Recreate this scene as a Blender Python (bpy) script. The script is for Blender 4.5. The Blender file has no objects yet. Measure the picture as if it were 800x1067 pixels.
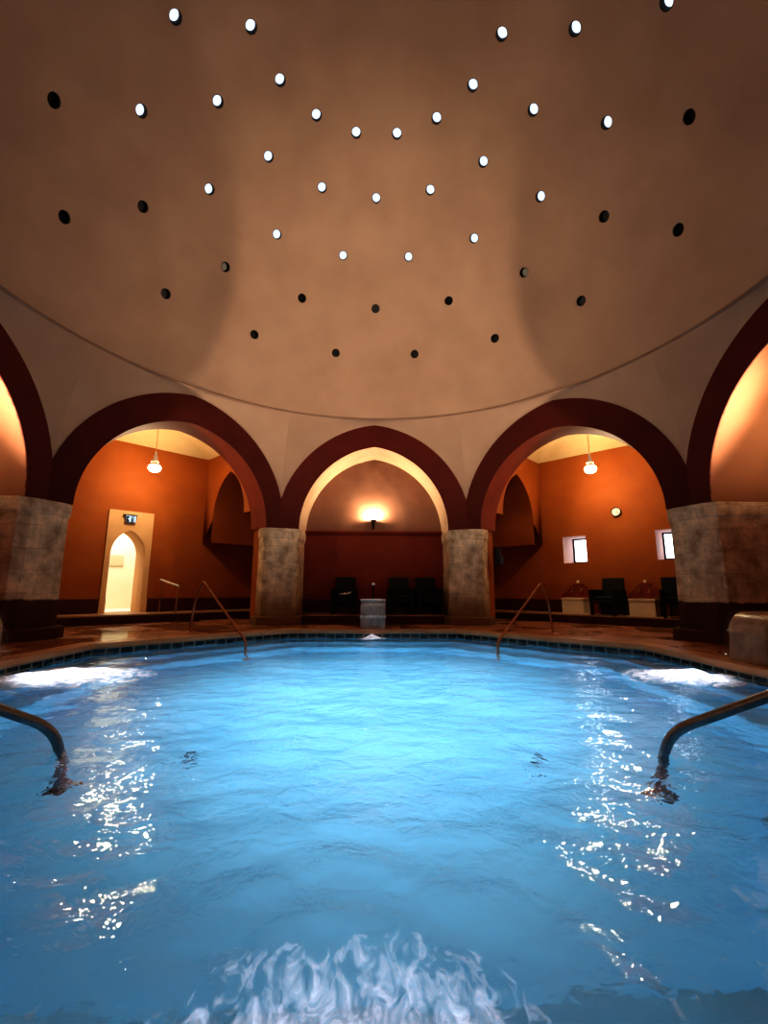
import bpy, bmesh, math, random
from math import sin, cos, pi, radians, sqrt, atan2
from mathutils import Vector, Matrix, noise
random.seed(4)
S = bpy.context.scene
C = S.collection
TAN = math.tan(pi/8)

# ------------------------------------------------------------------ materials
def new_mat(name):
    m = bpy.data.materials.new(name); m.use_nodes = True
    nt = m.node_tree; nt.nodes.clear()
    out = nt.nodes.new('ShaderNodeOutputMaterial')
    return m, nt, out
def N(nt, t, **kw):
    n = nt.nodes.new(t)
    for k, v in kw.items():
        if k in n.inputs: n.inputs[k].default_value = v
        else: setattr(n, k, v)
    return n
def ramp(nt, fac, stops):
    r = nt.nodes.new('ShaderNodeValToRGB')
    while len(r.color_ramp.elements) < len(stops): r.color_ramp.elements.new(0.5)
    for e, (p, c) in zip(r.color_ramp.elements, stops):
        e.position = p; e.color = (*c, 1)
    nt.links.new(fac, r.inputs[0]); return r.outputs[0]
def surf(name, c1, c2, scale=3, rough=.8, bump=.1, metallic=0, detail=6, bscale=None, coord='Object', spec=.3, lo=.3, hi=.7):
    m, nt, out = new_mat(name)
    tc = N(nt, 'ShaderNodeTexCoord')
    nz = N(nt, 'ShaderNodeTexNoise', Scale=scale, Detail=detail)
    nt.links.new(tc.outputs[coord], nz.inputs['Vector'])
    col = ramp(nt, nz.outputs['Fac'], [(lo, c1), (hi, c2)])
    p = N(nt, 'ShaderNodeBsdfPrincipled', Roughness=rough, Metallic=metallic)
    p.inputs['Specular IOR Level'].default_value = spec
    nt.links.new(col, p.inputs['Base Color'])
    if bump:
        n2 = N(nt, 'ShaderNodeTexNoise', Scale=bscale or scale*6, Detail=4)
        nt.links.new(tc.outputs[coord], n2.inputs['Vector'])
        b = N(nt, 'ShaderNodeBump', Strength=bump, Distance=.02)
        nt.links.new(n2.outputs['Fac'], b.inputs['Height']); nt.links.new(b.outputs[0], p.inputs['Normal'])
    nt.links.new(p.outputs[0], out.inputs[0])
    m['p'] = p.name
    return m
def emit(name, col, strength):
    m, nt, out = new_mat(name)
    e = N(nt, 'ShaderNodeEmission', Strength=strength); e.inputs[0].default_value = (*col, 1)
    nt.links.new(e.outputs[0], out.inputs[0]); return m

M = {}
M['dome'] = surf('dome_plaster', (.38, .25, .175), (.45, .305, .215), 1.2, .9, .12, bscale=14)
M['spandrel'] = surf('spandrel_plaster', (.38, .25, .175), (.44, .30, .21), 1.5, .9, .15, bscale=14)
M['cornice'] = surf('cornice_plaster', (.27, .17, .12), (.34, .22, .16), 3, .9, .1)
M['red'] = surf('red_plaster', (.29, .072, .010), (.35, .096, .015), 1.6, .75, .12, bscale=12)
M['band'] = surf('oxblood_arch_paint', (.075, .007, .004), (.10, .010, .005), 2, .7, .08)
M['deepred'] = surf('deep_red_plaster', (.16, .022, .008), (.21, .032, .011), 2, .7, .1)
M['niche'] = surf('brown_red_niche_plaster', (.20, .095, .06), (.25, .125, .08), 2, .75, .1)
M['niche_red'] = surf('orange_soffit_plaster', (.24, .10, .05), (.29, .125, .062), 2, .75, .1)
M['soffit'] = surf('cream_soffit_plaster', (.50, .34, .22), (.58, .41, .28), 2, .85, .1)
M['dado'] = surf('dark_red_dado', (.05, .008, .006), (.075, .012, .008), 3, .5, .05)
M['cream'] = surf('cream_ceiling', (.72, .52, .26), (.78, .58, .31), 2, .85, .08)
M['hall'] = surf('pale_hall_wall', (.80, .74, .55), (.84, .78, .60), 2, .9, .03)
M['frame'] = surf('tan_stone_frame', (.62, .36, .17), (.70, .42, .21), 3, .8, .1)
M['reveal'] = surf('pale_pink_reveal', (.62, .42, .38), (.68, .48, .44), 3, .8, .05)
M['black'] = surf('black_woven_resin', (.006, .006, .007), (.010, .010, .011), 30, .7, .3, bscale=90)
M['blackmetal'] = surf('black_metal', (.010, .009, .009), (.016, .014, .014), 20, .4, .05, metallic=.6)
M['steel'] = surf('brushed_steel', (.42, .40, .38), (.55, .53, .50), 20, .28, .03, metallic=1.0)
M['darksteel'] = surf('dull_steel', (.16, .15, .145), (.24, .225, .215), 15, .38, .03, metallic=1.0)
M['copper'] = surf('worn_bronze_rail', (.40, .20, .12), (.52, .27, .17), 12, .35, .03, metallic=.9)
M['white'] = surf('white_enamel', (.75, .72, .66), (.80, .78, .72), 8, .4, .02)
M['marble'] = surf('pale_basin_stone', (.66, .56, .40), (.75, .65, .48), 6, .7, .15)
M['brass'] = surf('brass', (.60, .38, .15), (.70, .46, .2), 10, .3, .02, metallic=1.0)
M['towel'] = surf('white_towel', (.7, .66, .6), (.8, .76, .7), 30, .95, .4)
M['fountain'] = surf('wet_fountain_stone', (.16, .085, .045), (.30, .17, .09), 6, .22, .25, spec=.6)
M['fountain_pale'] = surf('pale_fountain_stone', (.45, .40, .34), (.60, .54, .47), 8, .3, .2, spec=.5)
M['fountain_mid'] = surf('grey_fountain_stone', (.22, .19, .17), (.34, .30, .27), 8, .3, .2, spec=.5)
M['grout'] = surf('white_grout', (.20, .185, .16), (.26, .24, .21), 10, .7, .05)
M['tile'] = surf('dark_green_tile', (.006, .012, .012), (.015, .026, .024), 12, .2, .02, spec=.5)
M['coping'] = surf('pale_wet_coping', (.42, .22, .11), (.55, .32, .18), 2.5, .35, .15, spec=.5)
M['step'] = surf('tread_stone', (.30, .17, .09), (.42, .25, .14), 2, .45, .15, spec=.4)
M['pool_wall'] = surf('pool_wall_tile', (.20, .52, .72), (.26, .60, .80), 3, .5, 0)
M['skydark'] = surf('dark_glass', (.003, .003, .004), (.005, .005, .006), 5, .3, 0)
M['skyrim'] = surf('dark_lining', (.012, .009, .008), (.02, .014, .012), 5, .8, 0)
M['drain'] = surf('dark_drain', (.02, .05, .07), (.03, .07, .09), 8, .5, 0)
M['skybright'] = emit('daylight_glass', (.68, .80, 1.0), 1.0)
M['window'] = emit('daylight_pane', (.88, .93, 1.0), 3.0)
M['bulb'] = emit('warm_bulb', (1.0, .80, .50), 185)
M['sconce_bulb'] = emit('warm_sconce_bulb', (1.0, .77, .50), 3900)
M['sign'] = emit('exit_panel', (.55, .80, 1.0), 1.1)
M['sign_black'] = surf('sign_black', (.004, .004, .004), (.006, .006, .006), 5, .6, 0)
M['sign_frame'] = surf('sign_grey', (.10, .10, .10), (.13, .13, .13), 5, .5, 0)

def deck_material():
    m, nt, out = new_mat('wet_red_marble')
    tc = N(nt, 'ShaderNodeTexCoord')
    nz = N(nt, 'ShaderNodeTexNoise', Scale=1.3, Detail=7, Distortion=1.2)
    nt.links.new(tc.outputs['Object'], nz.inputs['Vector'])
    col = ramp(nt, nz.outputs['Fac'], [(.25, (.16, .045, .022)), (.5, (.30, .12, .055)), (.72, (.40, .20, .10))])
    wet = N(nt, 'ShaderNodeTexNoise', Scale=.9, Detail=3)
    nt.links.new(tc.outputs['Object'], wet.inputs['Vector'])
    ro = ramp(nt, wet.outputs['Fac'], [(.42, (.12,)*3), (.58, (.5,)*3)])
    p = N(nt, 'ShaderNodeBsdfPrincipled'); p.inputs['Specular IOR Level'].default_value = .5
    nt.links.new(col, p.inputs['Base Color']); nt.links.new(ro, p.inputs['Roughness'])
    b = N(nt, 'ShaderNodeBump', Strength=.12, Distance=.02)
    n2 = N(nt, 'ShaderNodeTexNoise', Scale=7, Detail=3); nt.links.new(tc.outputs['Object'], n2.inputs['Vector'])
    nt.links.new(n2.outputs['Fac'], b.inputs['Height']); nt.links.new(b.outputs[0], p.inputs['Normal'])
    nt.links.new(p.outputs[0], out.inputs[0]); return m
M['deck'] = deck_material()

def stone_material(name, painted):
    """weathered ashlar; local y runs across the pillar, z is world height"""
    m, nt, out = new_mat(name)
    tc = N(nt, 'ShaderNodeTexCoord')
    sep = N(nt, 'ShaderNodeSeparateXYZ'); nt.links.new(tc.outputs['Object'], sep.inputs[0])
    add = N(nt, 'ShaderNodeMath', operation='MULTIPLY_ADD'); add.inputs[1].default_value = .8
    nt.links.new(sep.outputs['X'], add.inputs[0]); nt.links.new(sep.outputs['Y'], add.inputs[2])
    cmb = N(nt, 'ShaderNodeCombineXYZ'); nt.links.new(add.outputs[0], cmb.inputs[0]); nt.links.new(sep.outputs['Z'], cmb.inputs[1])
    br = N(nt, 'ShaderNodeTexBrick', Scale=1.0)
    br.inputs['Color1'].default_value = (.56, .43, .30, 1); br.inputs['Color2'].default_value = (.42, .315, .21, 1)
    br.inputs['Mortar'].default_value = (.37, .28, .185, 1)
    br.inputs['Mortar Size'].default_value = .005; br.inputs['Brick Width'].default_value = .46; br.inputs['Row Height'].default_value = .33
    br.inputs['Bias'].default_value = -.1; br.offset = .37
    dn = N(nt, 'ShaderNodeTexNoise', Scale=2.2, Detail=3); nt.links.new(tc.outputs['Object'], dn.inputs['Vector'])
    dv = N(nt, 'ShaderNodeVectorMath', operation='MULTIPLY_ADD'); dv.inputs[1].default_value = (.22, .16, 0)
    nt.links.new(dn.outputs['Color'], dv.inputs[0]); nt.links.new(cmb.outputs[0], dv.inputs[2])
    nt.links.new(dv.outputs[0], br.inputs['Vector'])
    nz = N(nt, 'ShaderNodeTexNoise', Scale=4.5, Detail=8, Roughness=.65); nt.links.new(tc.outputs['Object'], nz.inputs['Vector'])
    st = ramp(nt, nz.outputs['Fac'], [(.32, (.55, .50, .44)), (.5, (1, 1, 1)), (.68, (1.5, 1.45, 1.35))])
    mx = N(nt, 'ShaderNodeMix', data_type='RGBA', blend_type='MULTIPLY'); mx.inputs[0].default_value = 1
    nt.links.new(br.outputs['Color'], mx.inputs[6]); nt.links.new(st, mx.inputs[7])
    # damp or painted foot
    low = N(nt, 'ShaderNodeMath', operation='MULTIPLY_ADD'); low.inputs[1].default_value = .10
    nt.links.new(nz.outputs['Fac'], low.inputs[0]); nt.links.new(sep.outputs['Z'], low.inputs[2])
    t = (-.13, -.10) if painted else (-.55, .15)
    mr = N(nt, 'ShaderNodeMapRange'); mr.inputs[1].default_value = t[0]; mr.inputs[2].default_value = t[1]
    nt.links.new(low.outputs[0], mr.inputs[0])
    mx2 = N(nt, 'ShaderNodeMix', data_type='RGBA'); nt.links.new(mr.outputs[0], mx2.inputs[0])
    mx2.inputs[6].default_value = (.060, .018, .010, 1) if painted else (.20, .11, .055, 1)
    nt.links.new(mx.outputs[2], mx2.inputs[7])
    p = N(nt, 'ShaderNodeBsdfPrincipled', Roughness=.8); p.inputs['Specular IOR Level'].default_value = .3
    nt.links.new(mx2.outputs[2], p.inputs['Base Color'])
    ad = N(nt, 'ShaderNodeMath', operation='MULTIPLY_ADD'); ad.inputs[1].default_value = .6
    nt.links.new(br.outputs['Fac'], ad.inputs[0]); ad.inputs[1].default_value = -.4; nt.links.new(nz.outputs['Fac'], ad.inputs[2])
    b = N(nt, 'ShaderNodeBump', Strength=.55, Distance=.04); nt.links.new(ad.outputs[0], b.inputs['Height'])
    nt.links.new(b.outputs[0], p.inputs['Normal']); nt.links.new(p.outputs[0], out.inputs[0]); return m
M['stone'] = stone_material('weathered_ashlar', False)
M['stone_painted'] = stone_material('weathered_ashlar_painted_foot', True)

def pool_floor_material():
    m, nt, out = new_mat('pool_floor_blue')
    tc = N(nt, 'ShaderNodeTexCoord')
    nz = N(nt, 'ShaderNodeTexNoise', Scale=.9, Detail=5); nt.links.new(tc.outputs['Object'], nz.inputs['Vector'])
    col = ramp(nt, nz.outputs['Fac'], [(.3, (.17, .41, .57)), (.7, (.22, .48, .64))])
    p = N(nt, 'ShaderNodeBsdfPrincipled', Roughness=.9); p.inputs['Specular IOR Level'].default_value = 0
    nt.links.new(col, p.inputs['Base Color']); nt.links.new(p.outputs[0], out.inputs[0]); return m
M['pool_floor'] = pool_floor_material()

def water_material():
    m, nt, out = new_mat('pool_water')
    tc = N(nt, 'ShaderNodeTexCoord')
    n1 = N(nt, 'ShaderNodeTexNoise', Scale=7, Detail=3, Distortion=.6); nt.links.new(tc.outputs['Object'], n1.inputs['Vector'])
    n2 = N(nt, 'ShaderNodeTexNoise', Scale=22, Detail=2, Distortion=.4); nt.links.new(tc.outputs['Object'], n2.inputs['Vector'])
    ad = N(nt, 'ShaderNodeMath', operation='MULTIPLY_ADD'); ad.inputs[1].default_value = .22
    nt.links.new(n2.outputs['Fac'], ad.inputs[0]); nt.links.new(n1.outputs['Fac'], ad.inputs[2])
    b = N(nt, 'ShaderNodeBump', Strength=.35, Distance=.035); nt.links.new(ad.outputs[0], b.inputs['Height'])
    p = N(nt, 'ShaderNodeBsdfPrincipled', Roughness=.02, IOR=1.33)
    p.inputs['Transmission Weight'].default_value = 1.0
    p.inputs['Base Color'].default_value = (.80, .93, 1.0, 1)
    nt.links.new(b.outputs[0], p.inputs['Normal']); nt.links.new(p.outputs[0], out.inputs[0]); return m
M['water'] = water_material()

def foam_material(name, dense, scale, streak, fall):
    """white froth that thins out towards the rim (uses the patch's own radius, stored in UV.x)"""
    m, nt, out = new_mat(name)
    tc = N(nt, 'ShaderNodeTexCoord')
    sep = N(nt, 'ShaderNodeSeparateXYZ'); nt.links.new(tc.outputs['UV'], sep.inputs[0])
    vec = tc.outputs['Object']
    if streak:
        cm = N(nt, 'ShaderNodeMapping'); cm.inputs['Scale'].default_value = streak
        nt.links.new(tc.outputs['Object'], cm.inputs[0]); vec = cm.outputs[0]
    nz = N(nt, 'ShaderNodeTexNoise', Scale=scale, Detail=7, Roughness=.65, Distortion=1.0); nt.links.new(vec, nz.inputs['Vector'])
    a = N(nt, 'ShaderNodeMath', operation='SUBTRACT'); nt.links.new(nz.outputs['Fac'], a.inputs[0])
    q = N(nt, 'ShaderNodeMath', operation='POWER'); nt.links.new(sep.outputs['X'], q.inputs[0]); q.inputs[1].default_value = 1.4
    q2 = N(nt, 'ShaderNodeMath', operation='MULTIPLY'); nt.links.new(q.outputs[0], q2.inputs[0]); q2.inputs[1].default_value = fall
    nt.links.new(q2.outputs[0], a.inputs[1])
    mr = N(nt, 'ShaderNodeMapRange'); mr.inputs[1].default_value = .12; mr.inputs[2].default_value = .45
    mr.inputs[4].default_value = dense
    nt.links.new(a.outputs[0], mr.inputs[0])
    d = N(nt, 'ShaderNodeBsdfPrincipled', Roughness=.35); d.inputs['Base Color'].default_value = (.88, .92, 1.0, 1)
    b = N(nt, 'ShaderNodeBump', Strength=.6, Distance=.05); nt.links.new(nz.outputs['Fac'], b.inputs['Height']); nt.links.new(b.outputs[0], d.inputs['Normal'])
    t = N(nt, 'ShaderNodeBsdfTransparent'); mx = N(nt, 'ShaderNodeMixShader')
    nt.links.new(mr.outputs[0], mx.inputs[0]); nt.links.new(t.outputs[0], mx.inputs[1]); nt.links.new(d.outputs[0], mx.inputs[2])
    nt.links.new(mx.outputs[0], out.inputs[0]); return m
M['foam'] = foam_material('white_froth', 1.0, 9, None, .38)
M['foam_streak'] = foam_material('streaky_froth', .60, 1.0, (24, 11, 1), .42)
def sheet_material(name, most):
    m, nt, out = new_mat(name)
    g = N(nt, 'ShaderNodeBsdfGlossy', Roughness=.1); g.inputs[0].default_value = (.9, .95, 1, 1)
    d = N(nt, 'ShaderNodeBsdfDiffuse'); d.inputs[0].default_value = (.8, .86, .95, 1)
    t = N(nt, 'ShaderNodeBsdfTransparent')
    m1 = N(nt, 'ShaderNodeMixShader'); m1.inputs[0].default_value = .5
    nt.links.new(g.outputs[0], m1.inputs[1]); nt.links.new(d.outputs[0], m1.inputs[2])
    tc = N(nt, 'ShaderNodeTexCoord'); mp = N(nt, 'ShaderNodeMapping'); mp.inputs['Scale'].default_value = (14, 1.5, 1.5)
    nt.links.new(tc.outputs['Object'], mp.inputs[0]); nz = N(nt, 'ShaderNodeTexNoise', Scale=2.5, Detail=4); nt.links.new(mp.outputs[0], nz.inputs['Vector'])
    mr = N(nt, 'ShaderNodeMapRange'); mr.inputs[1].default_value = .35; mr.inputs[2].default_value = .75; mr.inputs[4].default_value = most
    nt.links.new(nz.outputs['Fac'], mr.inputs[0])
    m2 = N(nt, 'ShaderNodeMixShader'); nt.links.new(mr.outputs[0], m2.inputs[0]); nt.links.new(t.outputs[0], m2.inputs[1]); nt.links.new(m1.outputs[0], m2.inputs[2])
    nt.links.new(m2.outputs[0], out.inputs[0]); return m
M['sheet'] = sheet_material('falling_water', .55)
M['film'] = sheet_material('thin_water_film', .12)

# ------------------------------------------------------------------ mesh helpers
class MB:
    def __init__(s): s.v = []; s.f = []; s.m = []
    def add(s, verts, faces, mi=0):
        o = len(s.v); s.v += [tuple(v) for v in verts]
        for f in faces: s.f.append([o+i for i in f]); s.m.append(mi)
    def quad(s, a, b, c, d, mi=0): s.add([a, b, c, d], [(0, 1, 2, 3)], mi)
    def grid(s, rows, mi=0, close=False):
        n = len(rows[0]); vs = [p for r in rows for p in r]; fs = []
        for i in range(len(rows)-1):
            for j in range(n-1 if not close else n):
                k = (j+1) % n; fs.append((i*n+j, i*n+k, (i+1)*n+k, (i+1)*n+j))
        s.add(vs, fs, mi)
    def box(s, x0, x1, y0, y1, z0, z1, mi=0):
        v = [(x, y, z) for z in (z0, z1) for y in (y0, y1) for x in (x0, x1)]
        s.add(v, [(0, 2, 3, 1), (4, 5, 7, 6), (0, 1, 5, 4), (2, 6, 7, 3), (0, 4, 6, 2), (1, 3, 7, 5)], mi)
    def prism(s, poly, z0, z1, mi=0, top=True, bot=True):
        n = len(poly); v = [(x, y, z0) for x, y in poly]+[(x, y, z1) for x, y in poly]
        f = [(i, (i+1) % n, n+(i+1) % n, n+i) for i in range(n)]
        if top: f.append(tuple(range(n, 2*n)))
        if bot: f.append(tuple(range(n-1, -1, -1)))
        s.add(v, f, mi)
    def extr(s, poly, axis, t0, t1, mi=0):
        """polygon in the two other axes, extruded along axis 0 (x) or 1 (y)"""
        P = (lambda t, a, b: (t, a, b)) if axis == 0 else (lambda t, a, b: (a, t, b))
        n = len(poly); v = [P(t0, *p) for p in poly]+[P(t1, *p) for p in poly]
        s.add(v, [(i, (i+1) % n, n+(i+1) % n, n+i) for i in range(n)]+[tuple(range(n, 2*n)), tuple(range(n-1, -1, -1))], mi)
    def lathe(s, prof, c=(0, 0, 0), n=24, mi=0):
        rows = [[(c[0]+r*cos(2*pi*i/n), c[1]+r*sin(2*pi*i/n), c[2]+z) for i in range(n)] for r, z in prof]
        s.grid(rows, mi, True)
    def tube(s, pts, r, n=12, mi=0):
        pts = [Vector(p) for p in pts]; rows = []
        up = Vector((0, 0, 1))
        prev = None
        for i, p in enumerate(pts):
            t = (pts[min(i+1, len(pts)-1)]-pts[max(i-1, 0)]).normalized()
            if prev is None:
                a = t.cross(up)
                if a.length < 1e-3: a = t.cross(Vector((1, 0, 0)))
            else: a = prev - t*prev.dot(t)
            a.normalize(); prev = a; b = t.cross(a)
            rows.append([p+(a*cos(2*pi*k/n)+b*sin(2*pi*k/n))*r for k in range(n)])
        s.grid(rows, mi, True)
        m = len(rows)-1
        s.add(rows[0], [tuple(range(n))], mi); s.add(rows[m], [tuple(range(n))], mi)
    def build(s, name, mats, parent=None, loc=(0, 0, 0), rz=0, smooth=False, bevel=0, merge=True):
        me = bpy.data.meshes.new(name); me.from_pydata(s.v, [], s.f)
        if not isinstance(mats, (list, tuple)): mats = [mats]
        for mt in mats: me.materials.append(mt)
        for p, mi in zip(me.polygons, s.m): p.material_index = mi
        bm = bmesh.new(); bm.from_mesh(me)
        if merge: bmesh.ops.remove_doubles(bm, verts=bm.verts, dist=1e-4)
        bmesh.ops.recalc_face_normals(bm, faces=bm.faces)
        bm.to_mesh(me); bm.free()
        if smooth:
            for p in me.polygons: p.use_smooth = True
            me.set_sharp_from_angle(angle=radians(40))
        o = bpy.data.objects.new(name, me); C.objects.link(o)
        o.location = loc; o.rotation_euler = (0, 0, rz)
        if parent is not None: o.parent = parent
        if bevel:
            b = o.modifiers.new('bevel', 'BEVEL'); b.width = bevel; b.segments = 2; b.limit_method = 'ANGLE'
        return o
def tag(o, label, cat, group=None, kind=None):
    o['label'] = label; o['category'] = cat
    if group: o['group'] = group
    if kind: o['kind'] = kind
    return o
def empty(name, loc=(0, 0, 0), rz=0):
    o = bpy.data.objects.new(name, None); C.objects.link(o); o.location = loc; o.rotation_euler = (0, 0, rz); o.empty_display_size = .1
    return o
def copy_tree(o, parent=None):
    c = o.copy(); C.objects.link(c); c.parent = parent
    for ch in list(o.children): copy_tree(ch, c)
    return c
def round_path(pts, r, seg=6):
    """polyline with rounded corners"""
    P = [Vector(p) for p in pts]; out = [P[0]]
    for i in range(1, len(P)-1):
        a = (P[i-1]-P[i]); b = (P[i+1]-P[i]); d = min(r, a.length*.45, b.length*.45)
        A = P[i]+a.normalized()*d; B = P[i]+b.normalized()*d
        for k in range(seg+1):
            t = k/seg; out.append(A*(1-t)**2+P[i]*2*t*(1-t)+B*t*t)
    out.append(P[-1]); return out
def bay_point(k, u, a, z):
    az = k*pi/4
    return Vector((a*sin(az)+u*cos(az), a*cos(az)-u*sin(az), z))
def bay_rot(k): return -k*pi/4

# ------------------------------------------------------------------ dimensions (metres, camera height is z = 0)
DECK, PLAT, WATER, COPE = -.74, -.545, -.87, -.73
AP = 5.0                      # apothem of the octagonal hall
HW = AP*TAN                   # half side
SPR = 1.30                    # springing height
IN_HW, IN_C, IN_R = 1.65, -.268, 1.918
OUT_R = 2.43
DZ, DR, CZ = 3.34, 4.85, 3.80  # dome centre height, radius, cornice height
CR = sqrt(DR*DR-(CZ-DZ)**2)
BW, WALL = 1.70, 8.0
SIDES = {0: 'front', 1: 'front_right', 2: 'right', 3: 'rear_right', 4: 'rear', 5: 'rear_left', 6: 'left', 7: 'front_left'}
WORDS = {0: 'far', 1: 'far right', 2: 'right', 3: 'near right', 4: 'near', 5: 'near left', 6: 'left', 7: 'far left'}
ARC = {0: (1.65, -.268, 1.918), 1: (1.73, -.123, 1.853)}
def z_in(u, k):
    h, c, rr = ARC[k % 2]; return SPR+sqrt(max(0, rr**2-(abs(u)-c)**2))
def z_out(u): return SPR+sqrt(max(0, OUT_R**2-(abs(u)-IN_C)**2))
def depth(k): return 1.0 if k % 2 == 0 else .62

# ------------------------------------------------------------------ the hall: arched walls, spandrels, bays
def lin(a, b, n): return [a+(b-a)*i/n for i in range(n+1)]
def wall_strips(mb, us, zlo, zhi, hole, P, mi=0):
    """strip wall in (u,z); hole(u) gives (lo,hi) of the opening at u or None"""
    for u0, u1 in zip(us, us[1:]):
        um = (u0+u1)/2; h = hole(um)
        if h is None: mb.quad(P(u0, zlo), P(u1, zlo), P(u1, zhi), P(u0, zhi), mi)
        else:
            h0, h1 = hole(u0) or h, hole(u1) or h
            if h[0] > zlo+.001: mb.quad(P(u0, zlo), P(u1, zlo), P(u1, h1[0]), P(u0, h0[0]), mi)
            if h[1] < zhi-.001: mb.quad(P(u0, h0[1]), P(u1, h1[1]), P(u1, zhi), P(u0, zhi), mi)

def arched_wall(k):
    IN_HW = ARC[k % 2][0]; D = depth(k); even = k % 2 == 0
    us = [IN_HW*sin(t) for t in lin(-pi/2, pi/2, 48)]
    mb = MB()
    # soffit
    mb.grid([[(u, AP, z_in(u, k)) for u in us], [(u, AP+D, z_in(u, k)) for u in us]], 0)
    for s in (-1, 1):      # underside beside the springing
        e = HW+.0; eb = (AP+D)*TAN
        mb.quad((s*IN_HW, AP, SPR), (s*e, AP, SPR), (s*eb, AP+D, SPR), (s*IN_HW, AP+D, SPR), 1)
    # rear face
    wall_strips(mb, [-2.38]+us+[2.38], SPR, 3.9, lambda u: (SPR, z_in(u, k)) if abs(u) < IN_HW else None, lambda u, z: (u, AP+D, z), 1)
    mats = [M['soffit'] if k in (0, 4) else M['niche_red'] if even else M['deepred'], M['red'] if not even else M['deepred']]
    o = mb.build('wall_'+SIDES[k], mats, rz=bay_rot(k), smooth=True)
    tag(o, f'pointed arch wall of the {WORDS[k]} bay under the dome', 'wall', None, 'structure')
    # painted band on the face
    b = MB(); un = [-HW]+[u for u in us]+[HW]
    def zi(u): return z_in(u, k) if abs(u) < IN_HW else SPR
    ub = sorted(set([round(u, 5) for u in us]+lin(-HW, -IN_HW, 4)+lin(IN_HW, HW, 4)))
    b.grid([[(u, AP-.012, zi(u)) for u in ub], [(u, AP-.012, z_out(u)) for u in ub]], 0)
    b.grid([[(u, AP-.012, zi(u)) for u in ub], [(u, AP+.01, zi(u)) for u in ub]], 0)
    b.grid([[(u, AP-.012, z_out(u)) for u in ub], [(u, AP+.02, z_out(u)) for u in ub]], 0)
    b.build('arch_band', M['band'], o)
    # plaster spandrel rising to the cornice ring
    s = MB(); rows = []; nu = lin(-HW, HW, 56)
    for j in range(15):
        t = j/14; row = []
        for u in nu:
            ph = atan2(u, AP); zb = z_out(u); z = zb+(CZ-zb)*t
            uz = IN_C+sqrt(max(0, OUT_R**2-(z-SPR)**2)); rr = sqrt(AP*AP+max(0, uz)**2)
            rr -= (AP-CR)*t*t
            row.append((rr*sin(ph), rr*cos(ph), z))
        rows.append(row)
    s.grid(rows, 0); s.build('spandrel', M['spandrel'], o, smooth=True)
    return o
arch_walls = {k: arched_wall(k) for k in range(8)}

# ---- dome with round openings
rings = [(22.2, [-3.5, -2.5, -1.5, -.5, .5, 1.5, 2.5, 3.5], False),
         (33.6, [-4, -3, -2, -1, 0, 1, 2, 3, 4], False),
         (44.8, [-3.5, -2.5, -1.5, -.5, .5, 1.5, 2.5, 3.5, 4.5], True),
         (56.9, [-4, -3, -2, -1, 0, 1, 2, 3, 4], True),
         (68.0, [-3.5, -2.5, -1.5, -.5, .5, 1.5, 2.5, 3.5], True)]
HR = .089
def dome_dir(az, el): return Vector((sin(az)*cos(el), cos(az)*cos(el), sin(el)))
mb = MB(); e0 = math.asin((CZ-DZ)/DR); na = 128
def shell(R, z_floor):
    rows = []
    for i in range(41):
        el = e0+(radians(89.6)-e0)*i/40
        rows.append([(R*cos(el)*sin(2*pi*j/na), R*cos(el)*cos(2*pi*j/na), DZ+R*sin(el)) for j in range(na)])
    return rows
ri, ro = shell(DR, 0), shell(DR+.28, 0)
mb.grid(ri, 0, True); mb.grid(ro, 0, True); mb.grid([ri[0], ro[0]], 0, True)
mb.add(ri[-1], [tuple(range(na))]); mb.add(ro[-1], [tuple(range(na))])
dome = mb.build('ceiling', M['dome'])
cut = MB()
for el, ks, lit in rings:
    for kk in ks:
        d = dome_dir(kk*pi/8, radians(el)); c = Vector((0, 0, DZ))
        a = d.cross(Vector((0, 0, 1))).normalized(); b = d.cross(a)
        rows = [[c+d*R+(a*cos(2*pi*i/20)+b*sin(2*pi*i/20))*HR for i in range(20)] for R in (DR-.2, DR+.5)]
        cut.grid(rows, 0, True); cut.add(rows[0], [tuple(range(20))]); cut.add(rows[1], [tuple(range(20))])
cutter = cut.build('cutter', M['dome'])
md = dome.modifiers.new('holes', 'BOOLEAN'); md.object = cutter; md.operation = 'DIFFERENCE'; md.solver = 'EXACT'
bpy.context.view_layer.update()
dg = bpy.context.evaluated_depsgraph_get()
me = bpy.data.meshes.new_from_object(dome.evaluated_get(dg))
dome.modifiers.clear(); dome.data = me
bpy.data.objects.remove(cutter)
for p in me.polygons: p.use_smooth = True
me.set_sharp_from_angle(angle=radians(30))
tag(dome, 'great plastered dome pierced by rings of round holes', 'dome', None, 'structure')
mb = MB()
mb.grid([[(R*sin(2*pi*j/128), R*cos(2*pi*j/128), z) for j in range(128)] for R, z in
         ((CR+.02, CZ-.022), (CR-.012, CZ-.018), (CR-.03, CZ), (CR-.016, CZ+.016), (CR-.0, CZ+.022))], 0, True)
mb.build('cornice_moulding', M['cornice'], dome, smooth=True)

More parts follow.
